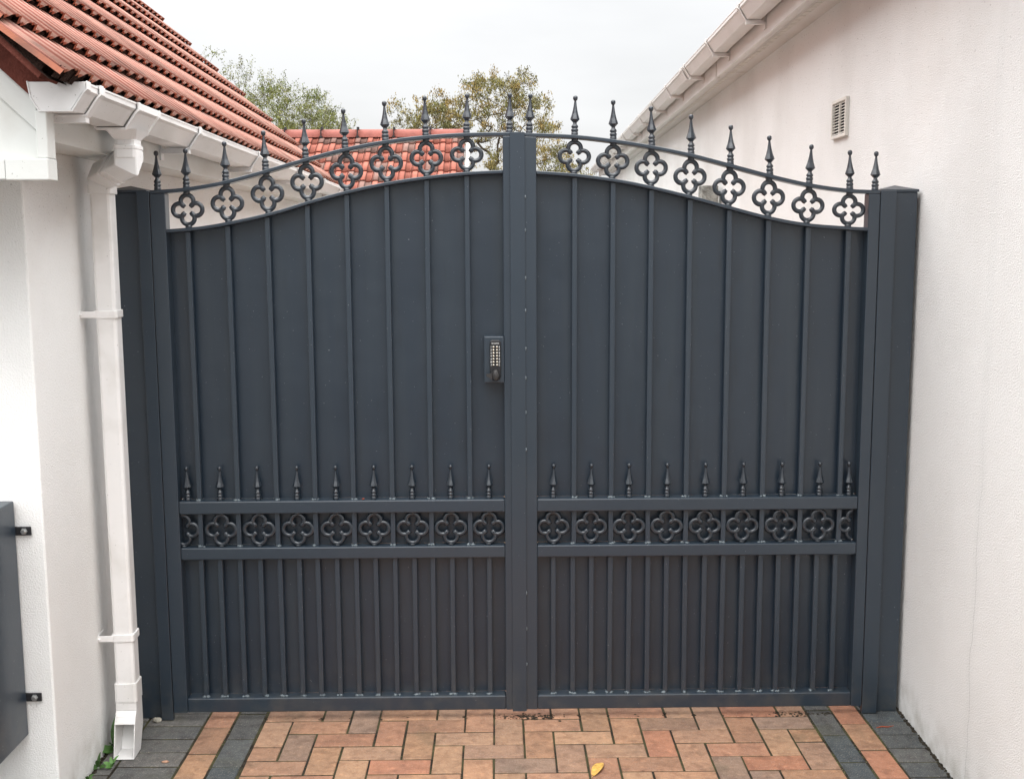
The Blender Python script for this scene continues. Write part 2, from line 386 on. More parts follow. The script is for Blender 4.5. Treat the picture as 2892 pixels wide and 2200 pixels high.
def gate_leaf(side):
    L_ = side == 'l'
    if L_:
        rx = (-1.161, YF + .025); xs0, xs1, xe0, xe1 = -1.161, -1.111, .019, .067
        up, lo = UP_L, LO_L
        upb = [-1.043, -.910, -.775, -.641, -.508, -.373, -.238, -.102]
        topf = [-1.139] + upb + [.042]
        mid = [-.972, -.840, -.705, -.569, -.438, -.304, -.170, -.037]; midf = [-1.083] + mid
        lob = [-1.047, -.980, -.910, -.840, -.771, -.704, -.638, -.571, -.503, -.435, -.368, -.300, -.236, -.168, -.103, -.037]
        root = thing('metal_gate', 'dark grey metal gate leaf carrying the push-button lock and the wide centre strip', 'gate', (rx[0], rx[1], 0), group='pair of arched driveway gates')
    else:
        rx = (1.289, YF + .025); xs0, xs1, xe0, xe1 = .083, .131, 1.251, 1.289
        up, lo = UP_R, LO_R
        upb = [.260, .390, .520, .652, .785, .919, 1.053, 1.191]
        topf = [.108] + upb + [1.2765]
        mid = [.188, .320, .453, .586, .720, .852, .987, 1.120]; midf = mid + [1.224]
        lob = [.188, .257, .322, .388, .455, .522, .588, .654, .720, .786, .854, .919, .983, 1.049, 1.117, 1.184]
        root = thing('metal_gate', 'dark grey metal gate leaf without a lock, beside the cream wall with the air vent', 'gate', (rx[0], rx[1], 0), group='pair of arched driveway gates')
    X = lambda x: x - rx[0]; y0 = YF - rx[1]; y1 = y0 + DEP
    # stiles
    for (a, b_) in ((xs0, xs1), (xe0, xe1)):
        m = MB(); zt = (spline(up, a), spline(up, b_))
        A = [(X(a), y0, .030), (X(b_), y0, .030), (X(b_), y1, .030), (X(a), y1, .030)]
        B = [(X(a), y0, zt[0] - .0125), (X(b_), y0, zt[1] - .0125), (X(b_), y1, zt[1] - .0125), (X(a), y1, zt[0] - .0125)]
        m.ring_prism(A, B); m.build('stile', M['paint'], root, bevel=.0025)
    # rails
    for (za, zb) in ((.030, .083), (.587, .631), (.750, .796)):
        m = MB(); m.box(X(xs1), X(xe0), y0 + .0008, y1, za, zb); m.build('rail', M['paint'], root, bevel=.0045)
    arch_bar(root, rx, up, .0125, xs0, xe1, 'arch_rail')
    arch_bar(root, rx, lo, .0115, xs1, xe0, 'arch_rail')
    # sheet panel behind (upper, with the arched top, then middle and lower fields)
    m = MB(); n = 40; f0, f1 = y1 - .004, y1 - .001
    for i in range(n):
        a = xs1 + (xe0 - xs1) * i / n; b_ = xs1 + (xe0 - xs1) * (i + 1) / n
        za, zb = spline(lo, a) - .006, spline(lo, b_) - .006
        m.add([(X(a), f0, .796), (X(b_), f0, .796), (X(b_), f0, zb), (X(a), f0, za)], [(0, 1, 2, 3)])
        m.add([(X(a), f1, .796), (X(b_), f1, .796), (X(b_), f1, zb), (X(a), f1, za)], [(3, 2, 1, 0)])
    m.build('sheet_panel', M['panel'], root, fix=False)
    for (za, zb) in ((.631, .750), (.083, .587)):
        m = MB(); m.box(X(xs1), X(xe0), f0, f1, za, zb); m.build('sheet_panel', M['panel'], root)
    # bars
    sd = 100 if L_ else 500
    for i, x in enumerate(upb):
        bar_part(root, rx, x, .796, spline(lo, x) - .0125, sd + i)
        bar_part(root, rx, x, .631, .750, sd + 20 + i)
    for i, x in enumerate(lob): bar_part(root, rx, x, .083, .587, sd + 40 + i)
    q = random.Random(sd)
    for x in topf:
        o = link('finial', FIN, root, (X(x), (y0 + y1) / 2 - .004, spline(up, x) - .001)); o.rotation_euler = (q.uniform(-.03, .03), q.uniform(-.04, .04), q.uniform(-.3, .3))
    for x in midf:
        o = link('finial', FIN, root, (X(x), y0 + .022, .796)); o.rotation_euler = (0, q.uniform(-.02, .02), q.uniform(-.3, .3)); o.scale = (.93, .93, .915)
    for x in upb:
        z = (spline(lo, x) + spline(up, x) - .0125) / 2
        d = (spline(up, x + .01) - spline(up, x - .01)) / .02
        o = link('quatrefoil', QUA, root, (X(x) + d * .01, y0 + .022, z)); o.rotation_euler = (0, q.uniform(-.03, .03) - d * .12, 0)
        o.scale = (1.0, 1.0, (spline(up, x) - .0125 - spline(lo, x)) / .1205)
    for x in mid:
        o = link('quatrefoil', QUM, root, (X(x), y0 + .022, .6905)); o.rotation_euler = (0, q.uniform(-.03, .03), 0); o.scale = (1.04, 1, 1.06)
    if L_:
        o = link('quatrefoil', half_quatrefoil(1, -.006), root, (X(-1.1045), y0 + .022, .6905)); o.scale = (1.04, 1, 1.06)
    else:
        o = link('quatrefoil', half_quatrefoil(-1, -.006), root, (X(1.2445), y0 + .022, .6905)); o.scale = (1.04, 1, 1.06)
        o.rotation_euler = (0, 0, 0)
    if L_:
        # meeting strip, tack welds on its right edge
        m = MB(); m.box(X(.0425), X(.0925), y0 - .0055, y0 - .0004, .026, 2.043)
        st = m.build('meeting_strip', M['paint'], root, bevel=.001)
        m = MB(); k = 0
        for z in (1.56, 1.45, 1.32, 1.22, 1.10, .97, .46, .33, 1.72, 1.83, .20):
            m.blob((X(.0935), y0 - .003, z), .0042, 40 + k, .7, .9, 1.6, 7, 5); k += 1
        m.build('weld_bead', M['weld'], st)
        lock(root, rx)
    return root

def lock(root, rx):
    X = lambda x: x - rx[0]; Y = lambda y: y - rx[1]
    m = MB(); m.box(X(-.049), X(.0188), Y(3.852), Y(3.9045), 1.204, 1.363)
    plate = m.build('lock_plate', M['paint'], root, bevel=.003)
    # rounded keypad body
    m = MB(); cx = -.0105; w = .0188; zb, zt = 1.2135, 1.352
    def outline(w, zb, zt, rb, rt):
        p = []
        for (sx, zc, r, a0) in ((1, zb + rb, rb, -90), (1, zt - rt, rt, 0), (-1, zt - rt, rt, 90), (-1, zb + rb, rb, 180)):
            for i in range(7):
                a = rad(a0 + 90 * i / 6); p.append((cx + sx * (w - r) + r * math.cos(a), zc + r * math.sin(a)))
        return p
    o1 = outline(w, zb, zt, .016, .011); o2 = outline(w - .0025, zb + .002, zt - .003, .014, .010)
    m.ring_prism([(X(a), Y(3.852), z) for a, z in o1], [(X(a), Y(3.842), z) for a, z in o1], caps=False)
    m.ring_prism([(X(a), Y(3.842), z) for a, z in o1], [(X(a), Y(3.8385), z) for a, z in o2])
    m.build('keypad_body', M['black'], plate)
    bm_ = MB()
    bm_.lathe([(.0001, 0), (.0042, 0), (.0042, .0035), (.0034, .0046), (.0001, .0047)], 12)
    me = bm_.mesh('push_button', M['steel'])
    for r_ in range(7):
        for c_ in range(2):
            o = link('push_button', me, plate, (X(-.0165 + .0118 * c_), Y(3.8387), 1.3285 - .0102 * r_)); o.rotation_euler = (rad(90), 0, 0); o.scale = (1, .82, 1)
    # thumb turn
    m = MB()
    m.lathe([(.0155, 0), (.0155, .006), (.013, .010)], 20, c=(0, 0, 0))
    k = m.build('knob_base', M['black'], plate, (X(-.0105), Y(3.8388), 1.2325)); k.rotation_euler = (rad(90), 0, 0)
    m = MB(); A = []; B = []; D = []
    for i in range(24):
        a = 2 * math.pi * i / 24; A.append((.0118 * math.cos(a), 0, .0195 * math.sin(a))); B.append((.0118 * math.cos(a), -.016, .0195 * math.sin(a))); D.append((.0085 * math.cos(a), -.0195, .016 * math.sin(a)))
    m.ring_prism(A, B, caps=False, smooth=True); m.ring_prism(B, D, smooth=True)
    m.ring_prism([(-.010, 0, .006), (-.031, 0, .003), (-.033, 0, -.003), (-.012, 0, -.018)], [(-.010, -.010, .006), (-.030, -.006, .002), (-.031, -.006, -.003), (-.012, -.010, -.017)])
    m.build('thumb_knob', M['knob'], plate, (X(-.0095), Y(3.829), 1.235))
    # lettering beside the buttons
    vs = []; fs = []
    def put(txt, x, z, size, al='CENTER'):
        cu = bpy.data.curves.new('t', 'FONT'); cu.body = txt; cu.size = size; cu.align_x = al; cu.align_y = 'CENTER'; cu.resolution_u = 2; cu.offset = size * .02
        ob = bpy.data.objects.new('t', cu); C.objects.link(ob)
        me_ = bpy.data.meshes.new_from_object(ob.evaluated_get(bpy.context.evaluated_depsgraph_get()))
        o_ = len(vs)
        for v in me_.vertices: vs.append((X(x) + v.co.x, Y(3.8382), z + v.co.y))
        for p in me_.polygons: fs.append([i + o_ for i in p.vertices])
        bpy.data.objects.remove(ob); bpy.data.curves.remove(cu); bpy.data.meshes.remove(me_)
    for r_, (a, b_) in enumerate(zip('12345XY', '67890ZC')):
        put(a, -.0246, 1.3285 - .0102 * r_, .0074); put(b_, .0034, 1.3285 - .0102 * r_, .0074)
    put('GATEMASTER', -.0105, 1.3405, .0042)
    m = MB(); m.add(vs, fs); m.build('lettering', M['digit'], plate, fix=False)

gate_leaf('l'); gate_leaf('r')

# ---------------------------------------------------------------- posts
def post(x0, x1, s0, s1, ztop, label):
    cx = (x0 + x1) / 2; ox, oy = cx, 3.93
    root = thing('gate_post', label, 'gate post', (ox, oy, 0), group='posts of the driveway gate')
    m = MB(); m.box(x0 - ox, x1 - ox, 3.884 - oy, 3.99 - oy, 0, ztop - .004); m.build('shaft', M['paint'], root, bevel=.003)
    m = MB(); a, b, c, d = x0 - ox - .0035, x1 - ox + .0035, 3.880 - oy, 3.994 - oy; z = ztop - .004
    base = [(a, c, z), (b, c, z), (b, d, z), (a, d, z)]; rim = [(p[0], p[1], z + .008) for p in base]
    m.ring_prism(base, rim, caps=False); mx, my = (a + b) / 2, (c + d) / 2
    m.add(rim + [(mx, my, z + .024)], [(0, 1, 4), (1, 2, 4), (2, 3, 4), (3, 0, 4)])
    m.build('post_cap', M['paint'], root, bevel=.0015)
    m = MB(); m.box(s0 - ox, s1 - ox, YF + .002 - oy, 3.8835 - oy, .002, ztop); m.build('cover_strip', M['paint'], root, bevel=.0025)
post(-1.312, -1.180, -1.206, -1.1635, 1.856, 'dark grey square steel post between the white downpipe and the gate leaf with the lock')
post(1.300, 1.424, 1.2915, 1.3455, 1.846, 'dark grey square steel post with pyramid cap against the cream wall')

# ================================================================= LEFT HOUSE
yaw = rad(1.6)
HL = thing('garage', 'white rendered low garage with red ribbed tile roof and white guttering', 'garage', (-1.31, 3.2, 0), yaw)
LEN = 5.65
m = MB()
m.add([(0, 0, -.05), (0, LEN, -.05), (0, LEN, 2.06), (0, 0, 2.06), (-6, 0, -.05), (-6, LEN, -.05), (-6, LEN, 2.06), (-6, 0, 2.06), (-3, .0, 4.9), (-3, LEN, 4.9)],
      [(0, 1, 2, 3), (5, 4, 7, 6), (4, 0, 3, 8, 7), (1, 5, 6, 9, 2)])
m.build('wall', M['wall_w'], HL, bevel=.006, fix=False)

def roof_tiles(O, ux, vy, drips, vlen, period, hd, hh, th, prof, colf, name, material, parent, tilt=.02, vn=None, end_over=.0):
    """ribbed tile courses. O origin of the drip line, ux up-slope unit vector, vy unit vector along the eaves"""
    ux = Vector(ux); vy = Vector(vy); nz = ux.cross(vy)
    if nz.z < 0: nz = -nz
    O = Vector(O); b = MB()
    for k in range(len(drips) - 1):
        u0, u1 = drips[k], drips[k + 1] + .05
        n = int(round(vlen / period)); cols = []
        P0, P1, PB = [], [], []
        for i in range(n):
            for (t, h) in prof:
                v = (i + t) * period
                cols.append(i)
                wob = .0015 * math.sin(i * 7.3 + k * 3.1)
                P0.append(O + vy * v + ux * (u0 + wob) + nz * (tilt + hd * h + wob))
                P1.append(O + vy * v + ux * u1 + nz * (hh * h))
                PB.append(O + vy * v + ux * (u0 + wob + .004) + nz * (tilt + hd * h + wob - (th if h < .3 else th * .7)))
        N_ = len(P0)
        o = len(b.v)
        vs = P0 + P1 + PB
        fs = []; 
        b.v += [tuple(p) for p in vs]; b.usec = True
        for i in range(N_ - 1):
            c = colf(cols[i], k, i % len(prof))
            b.f.append([o + i, o + i + 1, o + N_ + i + 1, o + N_ + i]); b.sm.append(True); b.c.append(c)
            b.f.append([o + i, o + 2 * N_ + i, o + 2 * N_ + i + 1, o + i + 1]); b.sm.append(False); b.c.append(colf(cols[i], k, -1))
        for e in (0, N_ - 1):   # side faces
            d = nz * -.014
            q0, q1 = P0[e], P1[e]
            b.add([q0, q1, q1 + d, q0 + d], [(0, 1, 2, 3)], col=colf(0, k, -1))
    return b.build(name, material, parent, fix=False)

pitch = rad(43.5); cp, sp = math.cos(pitch), math.sin(pitch)
ux = Vector((-cp, 0, sp)); vy = Vector((0, 1, 0)); nz = Vector((sp, 0, cp))
O = Vector((.250, -.485, 2.093))
drips = [-.035, .145] + [.365 + .257 * i for i in range(16)]
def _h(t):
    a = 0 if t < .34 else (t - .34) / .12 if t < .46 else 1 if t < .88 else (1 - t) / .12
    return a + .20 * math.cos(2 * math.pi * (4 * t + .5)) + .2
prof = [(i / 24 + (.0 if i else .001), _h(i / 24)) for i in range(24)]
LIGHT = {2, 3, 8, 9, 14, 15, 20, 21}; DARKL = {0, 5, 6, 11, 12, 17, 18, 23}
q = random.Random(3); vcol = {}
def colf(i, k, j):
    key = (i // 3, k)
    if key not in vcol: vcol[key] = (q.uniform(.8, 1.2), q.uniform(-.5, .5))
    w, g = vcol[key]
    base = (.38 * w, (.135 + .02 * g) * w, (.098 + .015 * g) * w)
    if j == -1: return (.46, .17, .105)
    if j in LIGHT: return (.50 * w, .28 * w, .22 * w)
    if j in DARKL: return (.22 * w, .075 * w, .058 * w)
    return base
RV = 5.78
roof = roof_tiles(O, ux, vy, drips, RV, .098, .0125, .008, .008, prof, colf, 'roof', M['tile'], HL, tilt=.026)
# mortar filling behind the tile noses
b = MB()
for k in range(len(drips) - 1):
    u = drips[k] + .012
    A = O + ux * u + vy * .01 + nz * (-.004); n = int(RV / .049); 
    for i in range(n):
        qz = q.uniform(.032, .037); qu = q.uniform(-.004, .008)
        a0 = O + ux * (u + qu) + vy * (.049 * i) - nz * .006; a1 = a0 + vy * .049
        b.add([a0, a1, a1 + nz * qz, a0 + nz * qz], [(0, 1, 2, 3)])
b.build('mortar_bedding', M['mortar'], roof, fix=False)
# underside deck and back slope
b = MB()
a = O + ux * -.02 - nz * .014; c_ = O + ux * 4.46 - nz * .014
b.add([a + vy * .0, a + vy * RV, c_ + vy * RV, c_], [(0, 1, 2, 3)])
c2 = c_ + Vector((-3.3, 0, -3.1))
b.add([c_, c_ + vy * RV, c2 + vy * RV, c2], [(0, 1, 2, 3)])
b.build('roof_deck', M['mortar'], roof, fix=False)
# red verge mortar and barge board on the front gable
def verge(u0, u1, d0, d1, y0, y1, name, m_, parent, bevel=0):
    b = MB(); P = []
    for y in (y0, y1):
        P.append([tuple(O + ux * u0 - nz * d0 + vy * (y + .485)), tuple(O + ux * u1 - nz * d0 + vy * (y + .485)), tuple(O + ux * u1 - nz * d1 + vy * (y + .485)), tuple(O + ux * u0 - nz * d1 + vy * (y + .485))])
    b.ring_prism(P[0], P[1]); return b.build(name, m_, parent, bevel=bevel)
verge(.0, 4.3, .016, .030, -.474, -.32, 'undercloak', M['verge'], roof)
verge(.01, 4.3, -.008, .0155, -.466, -.33, 'verge_mortar', M['mortar'], roof)
verge(.02, 4.3, .031, .094, -.351, -.30, 'verge_face', M['verge'], roof)
def clipped_board(d0, d1, y0, y1, xe, name, m_, bev):
    b = MB(); P0 = O - nz * d0; P1 = O - nz * d1
    zt = P0.z + (P0.x - xe) * math.tan(pitch); zb = P1.z + (P1.x - xe) * math.tan(pitch)
    e = 3.1
    pl = [(xe, zt), (xe, zb), (xe - e, zb + e * math.tan(pitch)), (xe - e, zt + e * math.tan(pitch))]
    b.extr(pl, 'y', y0, y1); return b.build(name, m_, HL, bevel=bev)
clipped_board(.095, .150, -.336, -.28, .171, 'barge_board', M['board'], .002)
verge(.02, 4.3, .001, .055, RV - .54, RV - .50, 'barge_board', M['board'], HL, .002)
b = MB(); b.extr([(.170, 1.885), (.170, 2.03), (-2.95, 4.93), (-3.0, 1.885)], 'y', -.325, -.305); b.build('gable_cladding', M['board'], HL)
b = MB(); b.box(-3.0, .095, -.359, -.300, 1.844, 1.894); b.box(.096, .200, -.3605, -.295, 1.8425, 1.8955); b.build('gable_trim', M['board'], HL, bevel=.003)
b = MB(); b.box(.172, .199, -.352, -.296, 1.896, 2.010); b.build('corner_trim', M['board'], HL, bevel=.003)
b = MB(); b.box(-3.0, .0, -.299, -.002, 1.866, 1.872); b.box(.001, .146, -.299, LEN + .3, 1.953, 1.959); b.build('soffit', M['board'], HL)
b = MB(); b.box(.146, .160, -.2955, LEN + .25, 1.947, 2.085); b.build('fascia', M['board'], HL, bevel=.002)
b = MB(); b.lathe([(.0001, 0), (.004, 0), (.003, .002), (.0001, .0024)], 10); o = b.build('trim_nail', M['board'], HL, (-.005, -.3255, 1.985)); o.rotation_euler = (rad(90), 0, 0)
# gutter
def gut_profile(x, z, w, h, s=1):   # open channel from back lip round to front lip
    return [(x, z), (x + s * .006, z - h * .55), (x + s * .024, z - h), (x + s * (w - .038), z - h), (x + s * (w - .008), z - h * .36), (x + s * (w - .003), z - h * .30), (x + s * w, z - h * .26), (x + s * w, z)]
GX, GZ, GW, GH = .1612, 2.077, .134, .064
def gutter(parent, x, z, w, h, s, y0, y1, mm, brackets, joints, outlet=None, cap=True, th=.003):
    b = MB(); b.sheet(gut_profile(x, z, w, h, s), th * s, 'y', y0, y1)
    b.box(*(sorted((x + s * (w - .006), x + s * (w + .002)))), y0, y1, z - .003, z + .002)
    g = b.build('gutter', mm, parent)
    for y in brackets:
        b = MB(); pr = gut_profile(x - s * .0, z + .002, w + .0045, h + .004, s)
        b.sheet(pr[2:], -.0055 * s, 'y', y - .016, y + .016)
        b.box(*(sorted((x - s * .001, x + s * (w * .75)))), y - .014, y + .014, z - h - .022, z - h - .006)
        b.box(*(sorted((x - s * .001, x + s * .006))), y - .019, y + .019, z - h - .045, z - .01)
        b.box(*(sorted((x + s * (w - .012), x + s * (w + .008)))), y - .011, y + .011, z + .0025, z + .006)
        b.build('gutter_bracket', mm, g, bevel=.001)
    for y in joints:
        b = MB(); pr = gut_profile(x, z + .002, w + .004, h + .004, s)
        for dy in (-.05, .04): b.sheet(pr, -.005 * s, 'y', y + dy, y + dy + .012)
        b.sheet(pr, -.003 * s, 'y', y - .05, y + .05)
        b.build('gutter_joint', mm, g, bevel=.001)
    if cap:
        pr = gut_profile(x, z + .001, w + .003, h + .003, s)
        A = [(p[0], y0 - .004, p[1]) for p in pr]; B = [(p[0], y0 + .001, p[1]) for p in pr]
        b = MB(); b.ring_prism(A, B)
        b.sheet(gut_profile(x, z + .003, w + .005, h + .005, s), -.004 * s, 'y', y0 - .006, y0 + .022)
        b.build('end_cap', mm, g, bevel=.0012)
    return g
g = gutter(HL, GX, GZ, GW, GH, 1, -.350, LEN + .3, M['pvc'], [-.235, .85, 2.0, 3.2, 4.42, 5.4], [])
# running outlet
oy = .195
b = MB(); pr = gut_profile(GX, GZ + .002, GW + .004, GH + .004, 1)
b.sheet(pr, -.003, 'y', oy - .112, oy + .112)
for d in (-.112, .100): b.sheet([(p[0], p[1]) for p in pr], -.0075, 'y', oy + d, oy + d + .012)
# funnel
cx = GX + .076
def sq(cx, cy, hx, hy, z, r=.010, n=3):
    p = []
    for (sx, sy, a0) in ((1, 1, 0), (-1, 1, 90), (-1, -1, 180), (1, -1, 270)):
        for i in range(n):
            a = rad(a0 + 90 * i / (n - 1)); p.append((cx + sx * (hx - r) + r * math.cos(a), cy + sy * (hy - r) + r * math.sin(a), z))
    return p
b.ring_prism(sq(cx, oy, .046, .075, GZ - GH - .003), sq(cx, oy, .030, .036, GZ - GH - .030), caps=False)
b.ring_prism(sq(cx, oy, .030, .036, GZ - GH - .030), sq(cx, oy, .030, .036, GZ - GH - .046))
b.build('running_outlet', M['pvc'], g, bevel=.001)
# downpipe: parts follow one path of square tube
def sweep(b, path, hx, hy, r=.006):
    """square tube along a path of straight runs with mitred bends"""
    n = len(path); secs = []; dn = Vector((0, 0, -1))
    for i in range(n):
        P = Vector(path[i])
        d0 = (P - Vector(path[i - 1])).normalized() if i else None
        d1 = (Vector(path[i + 1]) - P).normalized() if i < n - 1 else None
        d = d0 if d1 is None else d1 if d0 is None else (d0 + d1).normalized()
        rot = dn.rotation_difference(d); k = 1.0; m = None
        if d0 is not None and d1 is not None and (d1 - d0).length > .05:
            m = (d1 - d0).normalized(); k = 1 / max(.5, d.dot(d0))
        sec = []
        for q_ in sq(0, 0, hx, hy, 0, r):
            v = rot @ Vector((q_[0], q_[1], 0))
            if m is not None: v = v + m * v.dot(m) * (k - 1)
            sec.append(tuple(P + v))
        secs.append(sec)
    for i in range(n - 1): b.ring_prism(secs[i], secs[i + 1], caps=(n == 2 or i in (0, n - 2)))
# pipe centre in local coordinates
px, py = .0795, .4405
b = MB(); b.ring_prism(sq(px, py, .0325, .0325, .20), sq(px, py, .0325, .0325, 1.866))
dp = b.build('downpipe', M['pvc'], HL)
top = Vector((cx, oy, 1.945)); low = Vector((px, py, 1.872))
b = MB()
b.ring_prism(sq(cx, oy, .0325, .039, 1.968), sq(cx, oy, .0325, .039, 1.932))
a0 = Vector((cx, oy, 1.952)); a1 = Vector((cx, oy, 1.922)); lowd = Vector((px, py, 1.894))
dirn = (lowd - a1); 
sweep(b, [a0, a1, a1 + dirn * .38], .034, .036)
b.build('pipe_elbow', M['pvc'], dp, bevel=.001)
b = MB(); sweep(b, [a1 + dirn * .28, a1 + dirn * .62], .0315, .0315); b.build('offset_pipe', M['pvc'], dp)
b = MB(); sweep(b, [a1 + dirn * .34, a1 + dirn * .40], .0365, .0385); sweep(b, [a1 + dirn * .54, a1 + dirn * .60], .0375, .0375)
b.ring_prism(sq(px, py, .0375, .0375, 1.838), sq(px, py, .0375, .0375, 1.866)); b.ring_prism(sq(cx, oy, .0345, .041, 1.957), sq(cx, oy, .0345, .041, 1.967))
b.build('pipe_collar', M['pvc'], dp, bevel=.001)
b = MB(); sweep(b, [a1 + dirn * .56, lowd, Vector((px, py, 1.85))], .035, .035); b.build('pipe_elbow', M['pvc'], dp, bevel=.001)
for z, tl in ((1.462, 0), (.398, 1)):
    b = MB(); h = .012
    outer = sq(px, py, .037, .037, z - h, .009); 
    b.ring_prism(outer, [(p[0], p[1], z + h) for p in outer])
    b.box(-.002, px - .03, py - .0365, py - .0325, z - h * .9, z + h * .8)
    b.box(-.012, .002, py - .030, py + .030, z - h, z + h)
    b.lathe([(.006, 0), (.006, .004), (.003, .006)], 10, c=(.004, py - .036, z - .004))
    b.build('pipe_clip', M['pvc'], dp, bevel=.0015)
# shoe: collar and mouth turned to the drive
b = MB(); b.ring_prism(sq(px, py, .037, .037, .178), sq(px, py, .037, .037, .242))
hx = .0335; t = .003
side = [(py + .033, .20), (py + .033, .085), (py - .008, .003), (py - .088, .003), (py - .060, .112), (py - .048, .132), (py - .034, .150), (py - .034, .20)]
# walls of the shoe (left, right cheeks; back sloping floor; sloping hood)
for sx in (-1, 1):
    xa, xb = px + sx * (hx - t), px + sx * hx
    b.ring_prism([(xa, y, z) for y, z in side], [(xb, y, z) for y, z in side])
for (i, j) in ((1, 2), (2, 3), (4, 5), (5, 6), (6, 7), (0, 1)):
    (ya, za), (yb, zb) = side[i], side[j]; d = Vector((yb - ya, zb - za)).normalized(); nn = Vector((-d.y, d.x)) * -t
    q_ = [(ya, za), (yb, zb), (yb + nn.x, zb + nn.y), (ya + nn.x, za + nn.y)]
    b.ring_prism([(px - hx + t, y, z) for y, z in q_], [(px + hx - t, y, z) for y, z in q_])
b.build('pipe_shoe', M['pvc'], dp, bevel=.0012)

# ================================================================= CABINET on the front wall
cab = thing('wall_cabinet', 'dark grey metal box fixed to the white wall, cut off by the frame', 'cabinet', (-1.60, 3.2, .26))
b = MB(); b.box(-.27, .215, -.30, -.012, 0, .70); b.build('casing', M['paint'], cab, bevel=.004)
b = MB(); b.box(-.265, .205, -.304, -.3005, .02, .68); b.build('door', M['paint'], cab, bevel=.002)
for z in (.598, .100):
    b = MB(); b.box(.210, .258, -.0115, -.006, z, z + .026); tb = b.build('fixing_tab', M['black'], cab, bevel=.004)
    b = MB(); b.lathe([(.010, 0), (.010, .0015), (.0075, .0018), (.0075, .008), (.006, .0095)], 6, smooth=False); o = b.build('bolt', M['zinc'], tb, (.238, -.0117, z + .013)); o.rotation_euler = (rad(90), 0, 0)

# ================================================================= RIGHT HOUSE
HR = thing('bungalow', 'cream rendered bungalow side wall with white soffit, gutter and a small air vent', 'house', (1.43, 3.6, 0), rad(-1.6))
RL = 15.2
b = MB(); b.add([(0, -3.0, -.05), (0, RL, -.05), (0, RL, 2.70), (0, -3.0, 2.70), (7, -3.0, -.05), (7, RL, -.05), (7, RL, 2.7), (7, -3.0, 2.7), (3.5, -3, 5.0), (3.5, RL, 5.0)],
                [(3, 2, 1, 0), (0, 4, 7, 8, 3), (4, 5, 6, 7), (5, 1, 2, 9, 6)])
b.build('wall', M['wall_c'], HR, fix=False)
b = MB(); b.box(-.168, .0, -3.3, RL + .2, 2.684, 2.690)
b.box(-.110, -.070, -3.3, RL + .2, 2.6815, 2.6838)
sf = b.build('soffit', M['pvc_old'], HR)
b = MB()
y = -3.2
while y < RL:
    b.box(-.104, -.076, y, y + .085, 2.6790, 2.6812); y += .10
b.build('soffit_vent', M['vent'], sf)
b = MB(); b.box(-.186, -.169, -3.3, RL + .22, 2.655, 2.80); b.build('fascia', M['pvc_old'], HR, bevel=.002)
b = MB(); b.box(-.192, -.165, 3.50, 3.506, 2.650, 2.80); b.box(-.165, .0, 3.50, 3.505, 2.681, 2.6835); b.build('fascia_joint', M['vent'], HR)
gutter(HR, -.1865, 2.800, .130, .072, -1, -3.3, RL + .25, M['pvc_old'], [1.1, 2.05, 3.05, 4.0, 5.02, 6.03, 7.1, 8.15, 9.9, 11.0, 12.2, 13.4, 14.5], [4.15, 9.0])
# roof slope above, brown tiles
b = MB(); pr = rad(32)
for i in range(16):
    a = i * .3; x0, z0 = -.235 + a * math.cos(pr), 2.815 + a * math.sin(pr); x1, z1 = x0 + .33 * math.cos(pr), z0 + .33 * math.sin(pr)
    b.add([(x0, -3.3, z0 + .02), (x0, RL + .2, z0 + .02), (x1, RL + .2, z1), (x1, -3.3, z1), (x0, -3.3, z0 - .002), (x0, RL + .2, z0 - .002)], [(0, 1, 2, 3), (0, 4, 5, 1)])
a = 4.5
b.add([(-.235 + a * math.cos(pr), -3.3, 2.83 + a * math.sin(pr)), (-.235 + a * math.cos(pr), RL + .2, 2.83 + a * math.sin(pr)), (7.3, RL + .2, 2.8), (7.3, -3.3, 2.8)], [(0, 1, 2, 3)])
b.build('roof', M['slate'], HR, fix=False)
# air vent
vy0, vy1, vz0, vz1 = 1.213, 1.440, 2.108, 2.270
b = MB(); f = .014
b.box(-.016, .0, vy0, vy1, vz0, vz0 + f); b.box(-.016, .0, vy0, vy1, vz1 - f, vz1)
b.box(-.016, .0, vy0, vy0 + f, vz0 + f, vz1 - f); b.box(-.016, .0, vy1 - f, vy1, vz0 + f, vz1 - f); b.box(-.012, .0, (vy0 + vy1) / 2 - .004, (vy0 + vy1) / 2 + .004, vz0 + f, vz1 - f)
av = b.build('air_vent', M['vent'], HR, bevel=.0015)
b = MB(); b.box(-.0025, -.0005, vy0 + f, vy1 - f, vz0 + f, vz1 - f); b.build('vent_duct', M['dark'], av)
b = MB(); n = 11
for i in range(n):
    z = vz0 + f + (vz1 - vz0 - 2 * f) * (i + .5) / n
    b.ring_prism([(-.013, vy0 + f, z - .0035), (-.013, vy0 + f, z - .0015), (-.003, vy0 + f, z + .0045), (-.003, vy0 + f, z + .0025)], [(-.013, vy1 - f, z - .0035), (-.013, vy1 - f, z - .0015), (-.003, vy1 - f, z + .0045), (-.003, vy1 - f, z + .0025)])
b.build('louvre', M['vent'], av)

